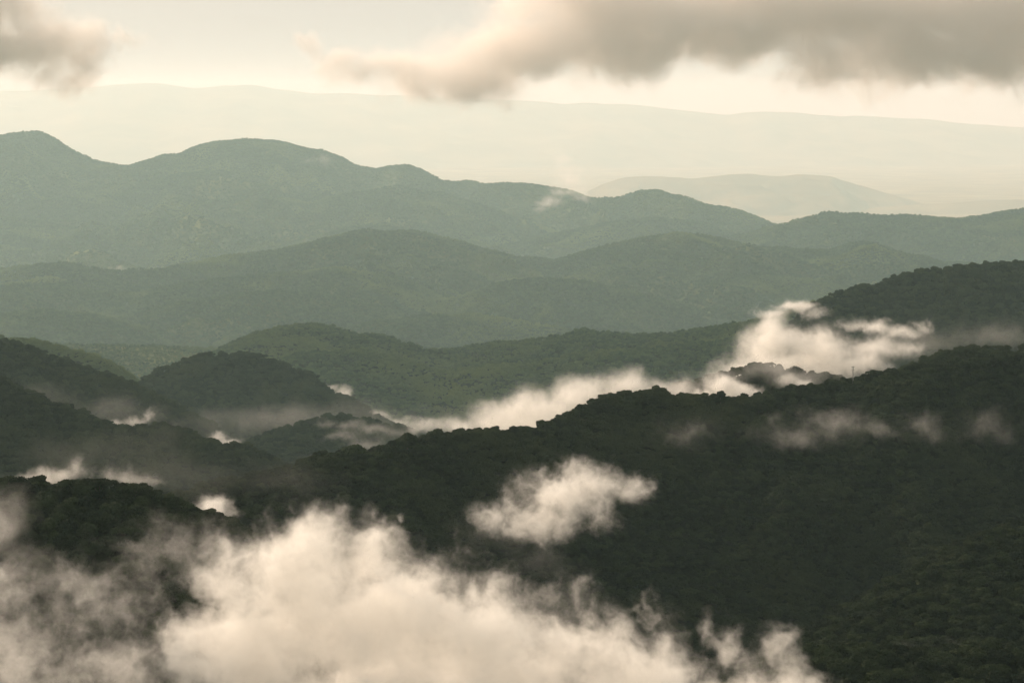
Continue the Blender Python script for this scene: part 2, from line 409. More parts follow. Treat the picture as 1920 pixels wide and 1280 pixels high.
hill('Q', [(1300, 1330, 1300), (1450, 1262, 1300), (1530, 1226, 1300), (1600, 1222, 1300), (1700, 1234, 1300), (1780, 1232, 1300), (1850, 1220, 1300), (1920, 1228, 1300), (2050, 1230, 1300), (2300, 1250, 1300)],
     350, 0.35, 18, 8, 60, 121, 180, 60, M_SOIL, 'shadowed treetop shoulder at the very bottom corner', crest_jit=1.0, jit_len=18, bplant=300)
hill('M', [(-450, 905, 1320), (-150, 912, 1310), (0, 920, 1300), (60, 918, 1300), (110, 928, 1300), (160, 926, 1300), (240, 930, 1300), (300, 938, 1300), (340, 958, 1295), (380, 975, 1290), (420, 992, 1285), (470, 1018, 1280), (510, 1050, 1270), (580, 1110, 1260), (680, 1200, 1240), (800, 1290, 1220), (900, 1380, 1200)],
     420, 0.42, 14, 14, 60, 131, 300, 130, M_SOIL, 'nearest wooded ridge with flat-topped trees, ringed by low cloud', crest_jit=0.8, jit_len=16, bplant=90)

# ------------------------------------------------------------------ trees


def mesh_from(name, verts, faces, mat, smooth=False):
    me = bpy.data.meshes.new(name)
    me.from_pydata([tuple(v) for v in verts], [], faces)
    me.materials.append(mat)
    if smooth:
        me.polygons.foreach_set('use_smooth', np.full(len(me.polygons), True))
    me.update()
    return me


def crown_mesh(kind, seed, leaves, h, r, leaf):
    """leaf sprays spread through the lobes of a crown; base of the tree at the origin"""
    g = np.random.default_rng(seed)
    lobes = []
    if kind == 'umbrella':
        for i in range(9):
            a = i * 2.4 + g.uniform(-.3, .3)
            q = r * (0.15 + 0.72 * math.sqrt(i / 9))
            lobes.append((q * math.cos(a), q * math.sin(a), h * (0.80 - 0.06 * (q / r) ** 2) + g.uniform(-.05, .05) * h, r * g.uniform(.30, .42), r * g.uniform(.17, .24)))
    elif kind == 'round':
        for i in range(11):
            a = i * 2.4 + g.uniform(-.3, .3)
            q = r * 0.62 * math.sqrt(i / 11)
            lobes.append((q * math.cos(a), q * math.sin(a), h * (0.72 - 0.30 * (q / r) ** 1.6 + g.uniform(-.1, .06)), r * g.uniform(.36, .5), r * g.uniform(.32, .44)))
    elif kind == 'tall':
        for i in range(10):
            a = i * 2.4
            f = i / 9
            q = r * 0.45 * (1 - f) ** .6
            lobes.append((q * math.cos(a), q * math.sin(a), h * (0.38 + 0.52 * f), r * (.55 - .28 * f), r * (.5 - .2 * f)))
    else:
        for i in range(8):
            a = g.uniform(0, 6.28)
            q = r * g.uniform(.1, .62)
            lobes.append((q * math.cos(a), q * math.sin(a), h * g.uniform(.45, .78), r * g.uniform(.34, .5), r * g.uniform(.26, .4)))
    lobes = np.array(lobes)
    wts = lobes[:, 3] ** 2
    pick = g.choice(len(lobes), leaves, p=wts / wts.sum())
    dirs = g.normal(size=(leaves, 3))
    dirs[:, 2] = np.where(g.random(leaves) < .7, np.abs(dirs[:, 2]), dirs[:, 2])
    dirs /= np.linalg.norm(dirs, axis=1)[:, None]
    rad = g.uniform(.55, 1.08, leaves) ** .6
    c = lobes[pick, :3] + dirs * rad[:, None] * np.stack([lobes[pick, 3], lobes[pick, 3], lobes[pick, 4]], 1)
    nrm = dirs + g.normal(size=(leaves, 3)) * .55
    nrm /= np.linalg.norm(nrm, axis=1)[:, None]
    t1 = np.cross(nrm, g.normal(size=(leaves, 3)))
    t1 /= np.linalg.norm(t1, axis=1)[:, None]
    t2 = np.cross(nrm, t1)
    s = leaf * g.uniform(.6, 1.3, leaves)[:, None]
    v = np.stack([c - t1 * s, c - t2 * s * .62 + nrm * s * .18, c + t1 * s, c + t2 * s * .62 + nrm * s * .12], 1).reshape(-1, 3)
    f = np.arange(leaves * 4).reshape(-1, 4).tolist()
    return v, f, lobes


def trunk_mesh(h, r0, lobes, seed):
    g = np.random.default_rng(seed)
    V, Fc = [], []

    def tube(a, b, ra, rb, bend=0.0, n=6, seg=4):
        a, b = np.array(a, float), np.array(b, float)
        base = len(V)
        off = g.normal(size=3) * bend
        for i in range(seg + 1):
            f = i / seg
            p = a + (b - a) * f + off * math.sin(f * math.pi)
            rr = ra + (rb - ra) * f
            ax = (b - a) / np.linalg.norm(b - a)
            u = np.cross(ax, [0.3, 1, 0.1])
            u /= np.linalg.norm(u)
            v = np.cross(ax, u)
            for k in range(n):
                V.append(p + rr * (u * math.cos(6.2832 * k / n) + v * math.sin(6.2832 * k / n)))
        for i in range(seg):
            for k in range(n):
                q = base + i * n
                Fc.append((q + k, q + (k + 1) % n, q + n + (k + 1) % n, q + n + k))
    fork = h * .45
    tube((0, 0, -1.5), (0, 0, fork), r0, r0 * .6, .15)
    for l in lobes[:7]:
        tube((0, 0, fork * .95), (l[0] * .9, l[1] * .9, l[2]), r0 * .42, r0 * .1, .3, 5)
    return V, Fc


KINDS = {}
for i, (nm, kind, leaves, h, r, leaf) in enumerate([('umbrella', 'umbrella', 1500, 12.5, 8.0, .62), ('round', 'round', 1700, 12.0, 6.2, .6), ('tall', 'tall', 1100, 15.0, 4.0, .55),
                                                    ('bushy', 'bushy', 1200, 8.5, 4.6, .52), ('spread', 'umbrella', 1300, 10.0, 6.6, .58), ('mixed', 'bushy', 1300, 13.5, 5.6, .6)]):
    v, f, lobes = crown_mesh(kind, 200 + i, leaves, h, r, leaf)
    cm = mesh_from('crown', v, f, M_LEAF_NEAR)
    tv, tf = trunk_mesh(h, .22 + .022 * h, lobes, 300 + i)
    KINDS[nm] = (cm, mesh_from('trunk', tv, tf, M_BARK, True))


def hz(key, px):
    """ground point on a hill's crest under photograph column px"""
    H = HILLS[key]
    best = np.argmin(np.abs(to_px(H['fx'], H['fy'], H['fz'])[0] - px))
    return np.array([H['fx'][best], H['fy'][best], H['fz'][best]])


def tree(key, px, kind, scale, label, group=None, dy=-4.0, sink=0.8, sx=1.0):
    k = SIZE.get(key, 1.0)
    scale, dy, sink = scale * k, dy * k, sink * k
    p = hz(key, px)
    p[1] += dy
    e = bpy.data.objects.new('tree', None)
    e.location = (p[0], p[1], p[2] - sink)
    e.rotation_euler = (0, 0, random.uniform(0, 6.28))
    e.scale = (scale * sx, scale * sx, scale)
    C.objects.link(e)
    tag(e, label, 'tree', group)
    cm, tm = KINDS[kind]
    for n, m in (('trunk', tm), ('crown', cm)):
        c = bpy.data.objects.new(n, m)
        c.parent = e
        C.objects.link(c)
    return e


# the nearest ridge
NR = 'trees on the nearest ridge'
tree('M', 8, 'round', .75, 'small dark tree cut by the picture edge on the nearest ridge', NR)
tree('M', 38, 'round', .95, 'round dark tree at the outer end of the nearest ridge crest', NR)
tree('M', 75, 'bushy', 1.0, 'low bushy tree between the round end tree and the flat-topped pair', NR)
tree('M', 95, 'mixed', .7, 'small ragged tree just outside the flat-topped pair', NR)
tree('M', 142, 'umbrella', .95, 'wide flat-topped tree, first of the pair against the mist', NR)
tree('M', 188, 'umbrella', .98, 'wide flat-topped tree with sky-holes, second of the pair against the mist', NR)
tree('M', 225, 'bushy', .8, 'low tree in the dip after the flat-topped pair', NR)
tree('M', 258, 'spread', 1.1, 'broad spreading tree crowning the downward bend of the nearest ridge', NR)
tree('M', 285, 'umbrella', .7, 'smaller spreading tree beside the broad one at the ridge bend', NR)
tree('M', 316, 'spread', .8, 'layered tree on the falling part of the nearest ridge', NR)
tree('M', 350, 'spread', .72, 'flat tree lower down the falling nearest ridge', NR)
tree('M', 376, 'mixed', .6, 'thin tree above the little bright puff behind the nearest ridge', NR)
tree('M', 405, 'mixed', .5, 'sparse small tree standing before the little bright puff', NR)
tree('M', 440, 'spread', .7, 'tree near the lower end of the nearest ridge, veiled by mist', NR)
tree('M', 468, 'round', .6, 'last tree of the nearest ridge, touching the big white cloud', NR)
# the main crest
MR = 'trees on the main ridge crest'
tree('L', 665, 'round', 1.3, 'big dome-shaped tree low on the main crest', MR, sx=1.15)
tree('L', 690, 'round', .7, 'small tree leaning against the big dome-shaped tree', MR)
tree('L', 764, 'round', 1.25, 'tall dark dome tree, first of the two where the main crest steps up', MR)
tree('L', 782, 'bushy', .95, 'bush between the two dome trees on the main crest', MR)
tree('L', 820, 'round', 1.2, 'dark dome tree, second of the two where the main crest steps up', MR, sx=1.2)
tree('L', 904, 'bushy', .75, 'small bump of a tree on the level part of the main crest', MR)
tree('L', 972, 'tall', .5, 'tiny thin tree silhouetted at the foot of the crest rise', MR)
tree('L', 1162, 'round', .8, 'round knob-like tree at the top of the main crest rise', MR)
tree('L', 1218, 'spread', .9, 'broad tree on the highest hump of the main crest', MR)
tree('L', 1350, 'mixed', .95, 'ragged tree at the edge of the small bright cloud notch', MR)
tree('L', 1366, 'umbrella', .38, 'tiny mushroom-shaped tree inside the small bright cloud notch', MR)
tree('L', 1399, 'umbrella', .5, 'lone little umbrella tree ending the bright cloud notch', MR)
tree('L', 1500, 'mixed', .55, 'small tree on the crest below the cloud-wrapped knoll', MR)
tree('L', 1640, 'umbrella', .95, 'flat-topped tree on the crest just beside the mast', MR)
tree('L', 1675, 'round', .8, 'round tree next to the flat-topped one beyond the mast', MR)
tree('L', 1880, 'tall', .8, 'pointed tree sticking up near the high end of the main crest', MR)
for px in (520, 548, 575, 600, 625, 730, 860, 880, 930, 1010, 1032, 1060, 1085, 1110, 1135, 1185, 1250, 1280, 1310, 1440, 1470, 1535, 1560, 1580, 1710, 1740, 1770, 1800, 1835, 1860, 1905):
    tree('L', px + random.uniform(-6, 6), random.choice(['round', 'bushy', 'mixed', 'spread']), random.uniform(.5, .8), 'small rounded tree in the even row along the main ridge crest', 'row of small crest trees')
# the knolls in cloud
KR = 'trees on the cloudy knolls'
tree('O', 1492, 'round', 1.5, 'huge dome tree on the knoll in front of the white cloud', KR, sx=1.2, sink=3)
tree('O', 1545, 'round', 1.2, 'second dome tree on the cloudy knoll, nearer the mast', KR, sx=1.1, sink=3)
tree('O', 1352, 'mixed', .8, 'ragged tree on the knoll edge against the cloud', KR)
tree('O', 1375, 'mixed', .95, 'taller tree on the knoll edge against the cloud', KR)
tree('O', 1290, 'round', .9, 'round tree at the low end of the cloudy knolls', KR)
tree('O', 1735, 'round', .8, 'dark tree below the curling wisp on the knolls', KR)

# ------------------------------------------------------------------ forest: what nobody could count, over each hill
crown_src = {}
for o in list(C.objects):
    if o.parent is not None and o.name.startswith('crown'):
        for k, (cm, tm) in KINDS.items():
            if o.data == cm and k not in crown_src:
                crown_src[k] = o


def forest(key, label, per, smin, smax, seed, kinds=('round', 'bushy', 'mixed', 'spread'), mat=None, sink=1.5):
    """per: one tree every so many square metres"""
    H = HILLS[key]
    k = min(SIZE.get(key, 1.0) * 1.1, 1.0)
    per, smin, smax, sink = per * k * k, smin * k, smax * k, sink * k
    t = bpy.data.node_groups.new('forest_' + key, 'GeometryNodeTree')
    t.interface.new_socket('Geometry', in_out='INPUT', socket_type='NodeSocketGeometry')
    t.interface.new_socket('Geometry', in_out='OUTPUT', socket_type='NodeSocketGeometry')
    N, L = t.nodes, t.links
    go = N.new('NodeGroupOutput')
    oi = N.new('GeometryNodeObjectInfo')
    oi.inputs['Object'].default_value = H['ob']
    at = N.new('GeometryNodeInputNamedAttribute')
    at.data_type = 'FLOAT'
    at.inputs['Name'].default_value = 'planting'
    mul = N.new('ShaderNodeMath')
    mul.operation = 'MULTIPLY'
    mul.inputs[1].default_value = 1.0 / per
    L.new(at.outputs['Attribute'], mul.inputs[0])
    dp = N.new('GeometryNodeDistributePointsOnFaces')
    dp.inputs['Seed'].default_value = seed
    L.new(oi.outputs['Geometry'], dp.inputs['Mesh'])
    L.new(mul.outputs[0], dp.inputs['Density'])
    jo = N.new('GeometryNodeJoinGeometry')
    for k in kinds:
        s = N.new('GeometryNodeObjectInfo')
        s.inputs['Object'].default_value = crown_src[k]
        s.inputs['As Instance'].default_value = True
        L.new(s.outputs['Geometry'], jo.inputs[0])
    rv = N.new('FunctionNodeRandomValue')
    rv.data_type = 'FLOAT'
    rv.inputs[2].default_value = smin
    rv.inputs[3].default_value = smax
    ro = N.new('FunctionNodeRandomValue')
    ro.data_type = 'FLOAT_VECTOR'
    ro.inputs[0].default_value = (-.08, -.08, 0)
    ro.inputs[1].default_value = (.08, .08, 6.28)
    ip = N.new('GeometryNodeInstanceOnPoints')
    ip.inputs['Pick Instance'].default_value = True
    L.new(dp.outputs['Points'], ip.inputs['Points'])
    L.new(jo.outputs[0], ip.inputs['Instance'])
    rv.inputs[2].default_value, rv.inputs[3].default_value = smin ** .33, (smax * 1.25) ** .33      # cubed: many small crowns, a few big ones
    cu = N.new('ShaderNodeMath')
    cu.operation = 'POWER'
    cu.inputs[1].default_value = 3.0
    L.new(rv.outputs[1], cu.inputs[0])
    L.new(cu.outputs[0], ip.inputs['Scale'])
    L.new(ro.outputs[0], ip.inputs['Rotation'])
    tl = N.new('GeometryNodeTranslateInstances')
    tl.inputs['Translation'].default_value = (0, 0, -sink)
    L.new(ip.outputs[0], tl.inputs[0])
    last = tl.outputs[0]
    if mat:
        sm = N.new('GeometryNodeSetMaterial')
        sm.inputs['Material'].default_value = mat
        L.new(last, sm.inputs[0])
        last = sm.outputs[0]
    L.new(last, go.inputs[0])
    me = bpy.data.meshes.new('forest')
    ob = bpy.data.objects.new('forest', me)
    C.objects.link(ob)
    md = ob.modifiers.new('forest', 'NODES')
    md.node_group = t
    tag(ob, label, 'forest', kind='stuff')
    return ob


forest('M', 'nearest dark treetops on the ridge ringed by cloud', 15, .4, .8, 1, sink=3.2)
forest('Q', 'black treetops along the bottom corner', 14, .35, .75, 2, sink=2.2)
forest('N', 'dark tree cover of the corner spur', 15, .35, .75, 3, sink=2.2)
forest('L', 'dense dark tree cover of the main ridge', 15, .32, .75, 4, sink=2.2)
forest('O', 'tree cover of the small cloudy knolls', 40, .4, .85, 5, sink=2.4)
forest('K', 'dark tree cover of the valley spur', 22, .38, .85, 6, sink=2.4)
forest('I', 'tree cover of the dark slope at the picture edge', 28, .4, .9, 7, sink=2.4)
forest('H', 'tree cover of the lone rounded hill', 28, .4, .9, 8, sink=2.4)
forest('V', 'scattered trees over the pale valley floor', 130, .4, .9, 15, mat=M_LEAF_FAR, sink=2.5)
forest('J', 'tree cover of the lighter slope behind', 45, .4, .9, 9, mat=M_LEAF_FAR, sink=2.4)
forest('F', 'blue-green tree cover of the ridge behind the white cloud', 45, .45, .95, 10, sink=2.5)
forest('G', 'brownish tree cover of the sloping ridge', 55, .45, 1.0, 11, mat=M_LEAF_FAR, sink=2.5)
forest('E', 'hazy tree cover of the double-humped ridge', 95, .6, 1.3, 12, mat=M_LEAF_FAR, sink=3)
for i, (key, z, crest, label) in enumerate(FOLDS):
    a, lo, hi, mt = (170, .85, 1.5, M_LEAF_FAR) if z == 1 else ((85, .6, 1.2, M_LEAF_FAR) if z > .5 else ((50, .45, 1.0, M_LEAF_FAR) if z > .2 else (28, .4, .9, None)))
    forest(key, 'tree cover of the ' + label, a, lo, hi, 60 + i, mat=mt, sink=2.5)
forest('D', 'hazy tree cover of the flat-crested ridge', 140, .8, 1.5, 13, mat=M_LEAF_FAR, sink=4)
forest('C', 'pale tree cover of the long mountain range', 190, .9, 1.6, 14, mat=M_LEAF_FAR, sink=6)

# ------------------------------------------------------------------ the mast on the crest
M_STEEL, _t = new_mat('galvanised_steel')
_o = _t.nodes.new('ShaderNodeOutputMaterial')
_d = _t.nodes.new('ShaderNodeBsdfPrincipled')
_d.inputs['Base Color'].default_value = (0.16, 0.15, 0.14, 1)
_d.inputs['Metallic'].default_value = 0.4
_d.inputs['Roughness'].default_value = 0.6
_n = _t.nodes.new('ShaderNodeTexNoise')
_n.inputs['Scale'].default_value = 3
_t.links.new(_n.outputs['Fac'], _d.inputs['Roughness'])
_t.links.new(_d.outputs[0], _o.inputs['Surface'])


def bar(name, a, b, r, parent, n=5):
    a, b = np.array(a, float), np.array(b, float)
    ax = (b - a) / np.linalg.norm(b - a)
    u = np.cross(ax, [0.31, .77, .2])
    u /= np.linalg.norm(u)
    v = np.cross(ax, u)
    V = [p + r * (u * math.cos(6.2832 * k / n) + v * math.sin(6.2832 * k / n)) for p in (a, b) for k in range(n)]
    Fc = [(k, (k + 1) % n, n + (k + 1) % n, n + k) for k in range(n)] + [tuple(range(n))[::-1], tuple(range(n, 2 * n))]
    o = bpy.data.objects.new(name, mesh_from(name, V, Fc, M_STEEL))
    o.parent = parent
    C.objects.link(o)
    return o


p = hz('L', 1598)
mast = bpy.data.objects.new('mast', None)
mast.location = (p[0], p[1] - 3, p[2] - 1)
mast.scale = (.62, .62, .62)
C.objects.link(mast)
tag(mast, 'thin steel mast with short crossarms standing on the main crest against cloud', 'mast')
HT, W0, W1 = 20.0, 0.62, 0.42
for sx, sy in ((-1, -1), (1, -1), (1, 1), (-1, 1)):
    bar('leg', (sx * W0, sy * W0, 0), (sx * W1, sy * W1, HT), .1, mast)
for i in range(9):
    z0, z1 = HT * i / 9, HT * (i + 1) / 9
    q0, q1 = W0 + (W1 - W0) * i / 9, W0 + (W1 - W0) * (i + 1) / 9
    s = 1 if i % 2 else -1
    for sy in (-1, 1):
        bar('brace', (-s * q0, sy * q0, z0), (s * q1, sy * q1, z1), .05, mast)
bar('crossarm', (-1.6, 0, HT - .3), (1.6, 0, HT - .3), .14, mast)
bar('crossarm', (-1.3, 0, HT - 3.2), (1.3, 0, HT - 3.2), .12, mast)
bar('antenna', (0, 0, HT - .5), (0, 0, HT + 1.2), .07, mast)

# ------------------------------------------------------------------ haze: the air itself
hm, t = new_mat('haze_air')
o_ = t.nodes.new('ShaderNodeOutputMaterial')
pv = t.nodes.new('ShaderNodeVolumePrincipled')
pv.inputs['Color'].default_value = (0.69, 0.98, 0.99, 1)      # short waves scatter more, none is absorbed
pv.inputs['Absorption Color'].default_value = (1, 1, 1, 1)
pv.inputs['Density'].default_value = HAZE
pv.inputs['Anisotropy'].default_value = 0.25
t.links.new(pv.outputs[0], o_.inputs['Volume'])
bx0, bx1, by0, by1, bz0, bz1 = -27000, 27000, -3000, 99000, 0.0, CAMZ + 640
v = [(x, y, z) for z in (bz0, bz1) for y in (by0, by1) for x in (bx0, bx1)]
f = [(0, 2, 3, 1), (4, 5, 7, 6), (0, 1, 5, 4), (2, 6, 7, 3), (0, 4, 6, 2), (1, 3, 7, 5)]
me = bpy.data.meshes.new('haze')
me.from_pydata(v, [], f)
me.materials.append(hm)
hz_ob = bpy.data.objects.new('haze', me)
C.objects.link(hz_ob)
tag(hz_ob, 'pale even haze filling the air over plain and hills', 'haze', kind='stuff')

# ------------------------------------------------------------------ clouds: drifting vapour, each a body of its own


def cloud_mat(name, col, g):
    m, t = new_mat(name)
    o = t.nodes.new('ShaderNodeOutputMaterial')
    v = t.nodes.new('ShaderNodeVolumePrincipled')
    v.inputs['Color'].default_value = (*col, 1)
    v.inputs['Density'].default_value = 1.0
    v.inputs['Anisotropy'].default_value = g
    t.links.new(v.outputs[0], o.inputs['Volume'])
    return m


M_CLOUD = cloud_mat('cloud_vapour', (1.0, 0.98, 0.94), 0.25)
M_CLOUD_HI = cloud_mat('cloud_vapour_high', (1.0, 0.955, 0.905), 0.1)


def cloud(label, puffs, d, dens, amp=0.55, edge=2.2, feat=60.0, depth=1.0, res=None, mat=None, seed=0, stretch=(1, 1, 1), rough=0.68, group='low clouds in the valley', shift=0.0, warp=0.45, wisp=1.2):
    """puffs: (px, py, rx, ry[, weight]) ellipsoids in photograph pixels at distance d metres;
    dens: extinction per metre at the core; feat: size in pixels of the main billows"""
    s = d / F
    cs = np.array([P(p[0], p[1], d) for p in puffs])
    rs = np.array([(p[2] * s, max(p[2], p[3]) * s * 0.5 * depth + min(p[2], p[3]) * s * .5 * depth, p[3] * s) for p in puffs])
    wt = [p[4] if len(p) > 4 else 1.0 for p in puffs]
    grow = 1.0 + amp * 0.55
    lo, hi = (cs - rs * grow).min(0), (cs + rs * grow).max(0)
    base = np.array([(lo[0] + hi[0]) / 2, (lo[1] + hi[1]) / 2, lo[2]])
    lo, hi, cs = lo - base, hi - base, cs - base
    size = hi - lo
    vox = res * s if res else max(size) / 220
    n = [int(min(max(q / vox, 12), 640)) for q in size]
    n[1] = max(16, n[1] // 2)
    t = bpy.data.node_groups.new('cloud', 'GeometryNodeTree')
    t.interface.new_socket('Geometry', in_out='OUTPUT', socket_type='NodeSocketGeometry')
    N, L = t.nodes, t.links
    go = N.new('NodeGroupOutput')
    pos = N.new('GeometryNodeInputPosition').outputs[0]

    def vm(op, a, b):
        q = N.new('ShaderNodeVectorMath')
        q.operation = op
        for i, z in enumerate((a, b)):
            if z is None: continue
            if hasattr(z, 'default_value') or hasattr(z, 'is_linked'): L.new(z, q.inputs[i])
            else: q.inputs[i].default_value = tuple(z)
        return q.outputs['Value'] if op in ('LENGTH', 'DISTANCE', 'DOT_PRODUCT') else q.outputs[0]

    def ma(op, a, b=None, c=None, clamp=False):
        q = N.new('ShaderNodeMath')
        q.operation = op
        q.use_clamp = clamp
        for i, z in enumerate((a, b, c)):
            if z is None: continue
            if hasattr(z, 'is_linked'): L.new(z, q.inputs[i])
            else: q.inputs[i].default_value = z
        return q.outputs[0]

    def noise(vec, scale, detail, rgh, off, color=False):
        q = N.new('ShaderNodeTexNoise')
        q.noise_dimensions = '3D'
        q.inputs['Scale'].default_value = scale
        q.inputs['Detail'].default_value = detail
        q.inputs['Roughness'].default_value = rgh
        L.new(vm('ADD', vec, off), q.inputs['Vector'])
        return q.outputs['Color'] if color else q.outputs['Fac']

    fs = feat * s
    # push the sample point about, so that the edges curl
    off = (seed * 131.7, seed * 57.3, seed * 211.9)
    nz = vm('SUBTRACT', noise(pos, 1 / (fs * 1.4), 4, .6, off, True), (.5, .5, .5))
    wp = vm('ADD', pos, vm('MULTIPLY', nz, (fs * warp * 4,) * 3))
    field = None
    for c_, r_, w_ in zip(cs, rs, wt):
        e = vm('LENGTH', vm('DIVIDE', vm('SUBTRACT', wp, c_), r_), None)
        e = ma('MULTIPLY', ma('SUBTRACT', 1.0, e), w_)
        if field is None:
            field = e
        else:
            q = N.new('ShaderNodeMath')
            q.operation = 'SMOOTH_MAX'
            L.new(field, q.inputs[0])
            L.new(e, q.inputs[1])
            q.inputs[2].default_value = 0.18
            field = q.outputs[0]
    nn = noise(vm('DIVIDE', wp, stretch), 1 / fs, 8, rough, (off[0] + 31, off[1], off[2]))
    fine_ = noise(wp, 3.1 / fs, 6, .66, (off[0], off[1] + 77, off[2]))
    nn = ma('ADD', ma('MULTIPLY', ma('SUBTRACT', nn, .5), amp * 4), ma('MULTIPLY', ma('SUBTRACT', fine_, .5), amp * wisp * 2))
    dn = ma('MULTIPLY', ma('ADD', ma('ADD', field, shift), nn), edge, clamp=True)
    dn = ma('MULTIPLY', ma('MULTIPLY', dn, dn), dens)
    vc = N.new('GeometryNodeVolumeCube')
    L.new(dn, vc.inputs['Density'])
    vc.inputs['Min'].default_value = tuple(lo)
    vc.inputs['Max'].default_value = tuple(hi)
    for i, k in enumerate('XYZ'):
        vc.inputs['Resolution ' + k].default_value = n[i]
    sm = N.new('GeometryNodeSetMaterial')
    sm.inputs['Material'].default_value = mat or M_CLOUD
    L.new(vc.outputs[0], sm.inputs[0])
    L.new(sm.outputs[0], go.inputs[0])
    me = bpy.data.meshes.new('cloud')
    me.materials.append(mat or M_CLOUD)
    ob = bpy.data.objects.new('cloud', me)
    ob.location = base
    C.objects.link(ob)
    md = ob.modifiers.new('vapour', 'NODES')
    md.node_group = t
    tag(ob, label, 'cloud', group)
    return ob


# big cloud at the bottom
cloud('largest white cloud, billowing up along the bottom', [
    (570, 1120, 200, 170), (480, 1230, 190, 190), (590, 1040, 150, 110), (690, 1045, 110, 95), (720, 1170, 250, 160), (900, 1210, 240, 150), (1060, 1240, 200, 120), (1200, 1280, 190, 110),
    (390, 1210, 115, 130), (430, 1080, 90, 90, .8), (800, 1330, 420, 160), (1085, 1130, 30, 40, .6), (1105, 1175, 48, 60, .8), (1225, 1150, 30, 45, .6), (1248, 1200, 50, 70, .75),
    (1335, 1175, 26, 45, .65), (1365, 1225, 40, 55, .75), (1410, 1265, 60, 50, .8), (1470, 1215, 50, 60, .75), (1490, 1265, 70, 60, .85), (1400, 1320, 190, 75)],
    657, 0.17, amp=.46, edge=1.7, feat=80, depth=.55, res=2.6, seed=1)
cloud('small bright puff floating before the middle of the main ridge', [
    (1060, 935, 115, 66), (1115, 905, 80, 46), (1020, 985, 75, 42), (960, 965, 85, 40, .85), (1185, 915, 42, 40, .75), (1080, 875, 50, 26, .7)],
    930, 0.17, amp=.55, edge=1.3, feat=50, depth=.8, res=2.0, seed=2)
# veils round the nearest ridge
cloud('thin upright veil at the picture edge beside the nearest trees', [
    (5, 985, 75, 85), (45, 1045, 75, 55), (80, 1085, 75, 45, .8)], 701, 0.05, amp=.5, edge=.9, feat=60, depth=.8, res=3, seed=3)
cloud('torn brownish veil over the lower corner slope', [
    (170, 1120, 150, 75), (60, 1180, 190, 110), (190, 1255, 200, 90), (40, 1110, 120, 80, .8), (60, 1260, 160, 90), (330, 1060, 120, 60, .7), (120, 1290, 220, 70)],
    676, 0.075, amp=.95, edge=.85, feat=80, depth=.6, res=3.2, seed=4)
cloud('wispy veil drifting across the lower end of the nearest ridge', [
    (340, 1020, 110, 50), (390, 1005, 60, 60), (310, 985, 60, 30, .6), (430, 1030, 70, 40)], 744, 0.035, amp=.8, edge=1.0, feat=40, depth=.8, res=2.6, seed=5, stretch=(.8, 1, 1.4))
cloud('little bright puff peeping out behind the nearest ridge', [(402, 956, 50, 34), (385, 985, 30, 20)], 880, 0.1936, amp=.35, edge=1.8, feat=30, res=2, seed=6)
# behind the main crest
cloud('long cloud bank lying behind the rising main crest', [
    (870, 800, 70, 26, .8), (945, 785, 90, 46), (1020, 768, 100, 52), (1100, 742, 100, 50), (1175, 728, 90, 36), (1250, 728, 80, 28, .85), (985, 800, 100, 60), (1060, 795, 90, 60), (800, 800, 60, 16, .6)],
    1624, 0.075, amp=.4, edge=1.3, feat=48, depth=1.0, res=2.6, seed=7, shift=.06)
cloud('bright dome-shaped cloud behind the knolls', [
    (1470, 640, 90, 50), (1430, 660, 80, 40), (1530, 655, 90, 45), (1590, 680, 90, 34), (1480, 690, 150, 40), (1390, 690, 60, 22, .8), (1640, 690, 60, 26, .8), (1440, 615, 45, 28)],
    1910, 0.09675, amp=.36, edge=1.4, feat=50, depth=1.0, res=3, seed=8)
cloud('pale cap of cloud resting where the two ridges meet', [(1490, 573, 50, 13), (1450, 585, 40, 9, .8), (1530, 590, 40, 12, .6)], 3440, 0.0613, amp=.4, edge=1.6, feat=32, depth=1.5, res=2.4, seed=9, stretch=(1.6, 1, .8))
cloud('curling streak of cloud under the dark blue-green ridge', [
    (1640, 613, 50, 15), (1690, 625, 50, 12), (1730, 615, 26, 16, .8), (1745, 605, 10, 14, .7), (1600, 610, 40, 14, .6)], 1953, 0.07258, amp=.5, edge=1.5, feat=32, depth=1.5, res=2.2, seed=10, stretch=(1.5, 1, .8))
cloud('broken grey cloud streak below the curling one', [
    (1640, 650, 80, 20), (1700, 655, 50, 14), (1600, 660, 50, 18)], 1891, 0.04839, amp=.6, edge=1.3, feat=36, depth=1.5, res=2.6, seed=11, stretch=(1.5, 1, .8))
cloud('small bright cloud in the notch between the main crest and knolls', [
    (1355, 722, 48, 22), (1385, 735, 50, 18), (1320, 738, 40, 14, .8)], 1637, 0.1451, amp=.3, edge=2.0, feat=30, res=2, seed=12)
cloud('tiny puff beneath the huge dome tree on the knoll', [(1480, 712, 28, 14), (1505, 720, 30, 10)], 1662, 0.09675, amp=.4, edge=1.5, feat=22, res=2, seed=13)
cloud('thin mist wrapping the top of the knolls', [(1440, 690, 80, 34), (1500, 705, 90, 28), (1350, 708, 80, 24, .8), (1580, 700, 70, 24, .7)], 1736, 0.016, amp=.4, edge=1.4, feat=36, res=2.6, seed=14)
cloud('thin mist filling the gap between the main crest and the dark blue-green ridge', [(1720, 640, 190, 36), (1860, 630, 160, 34, .9), (1600, 660, 120, 30, .8)], 2150, 0.0045, amp=.4, edge=1.3, feat=70, res=4, seed=36)
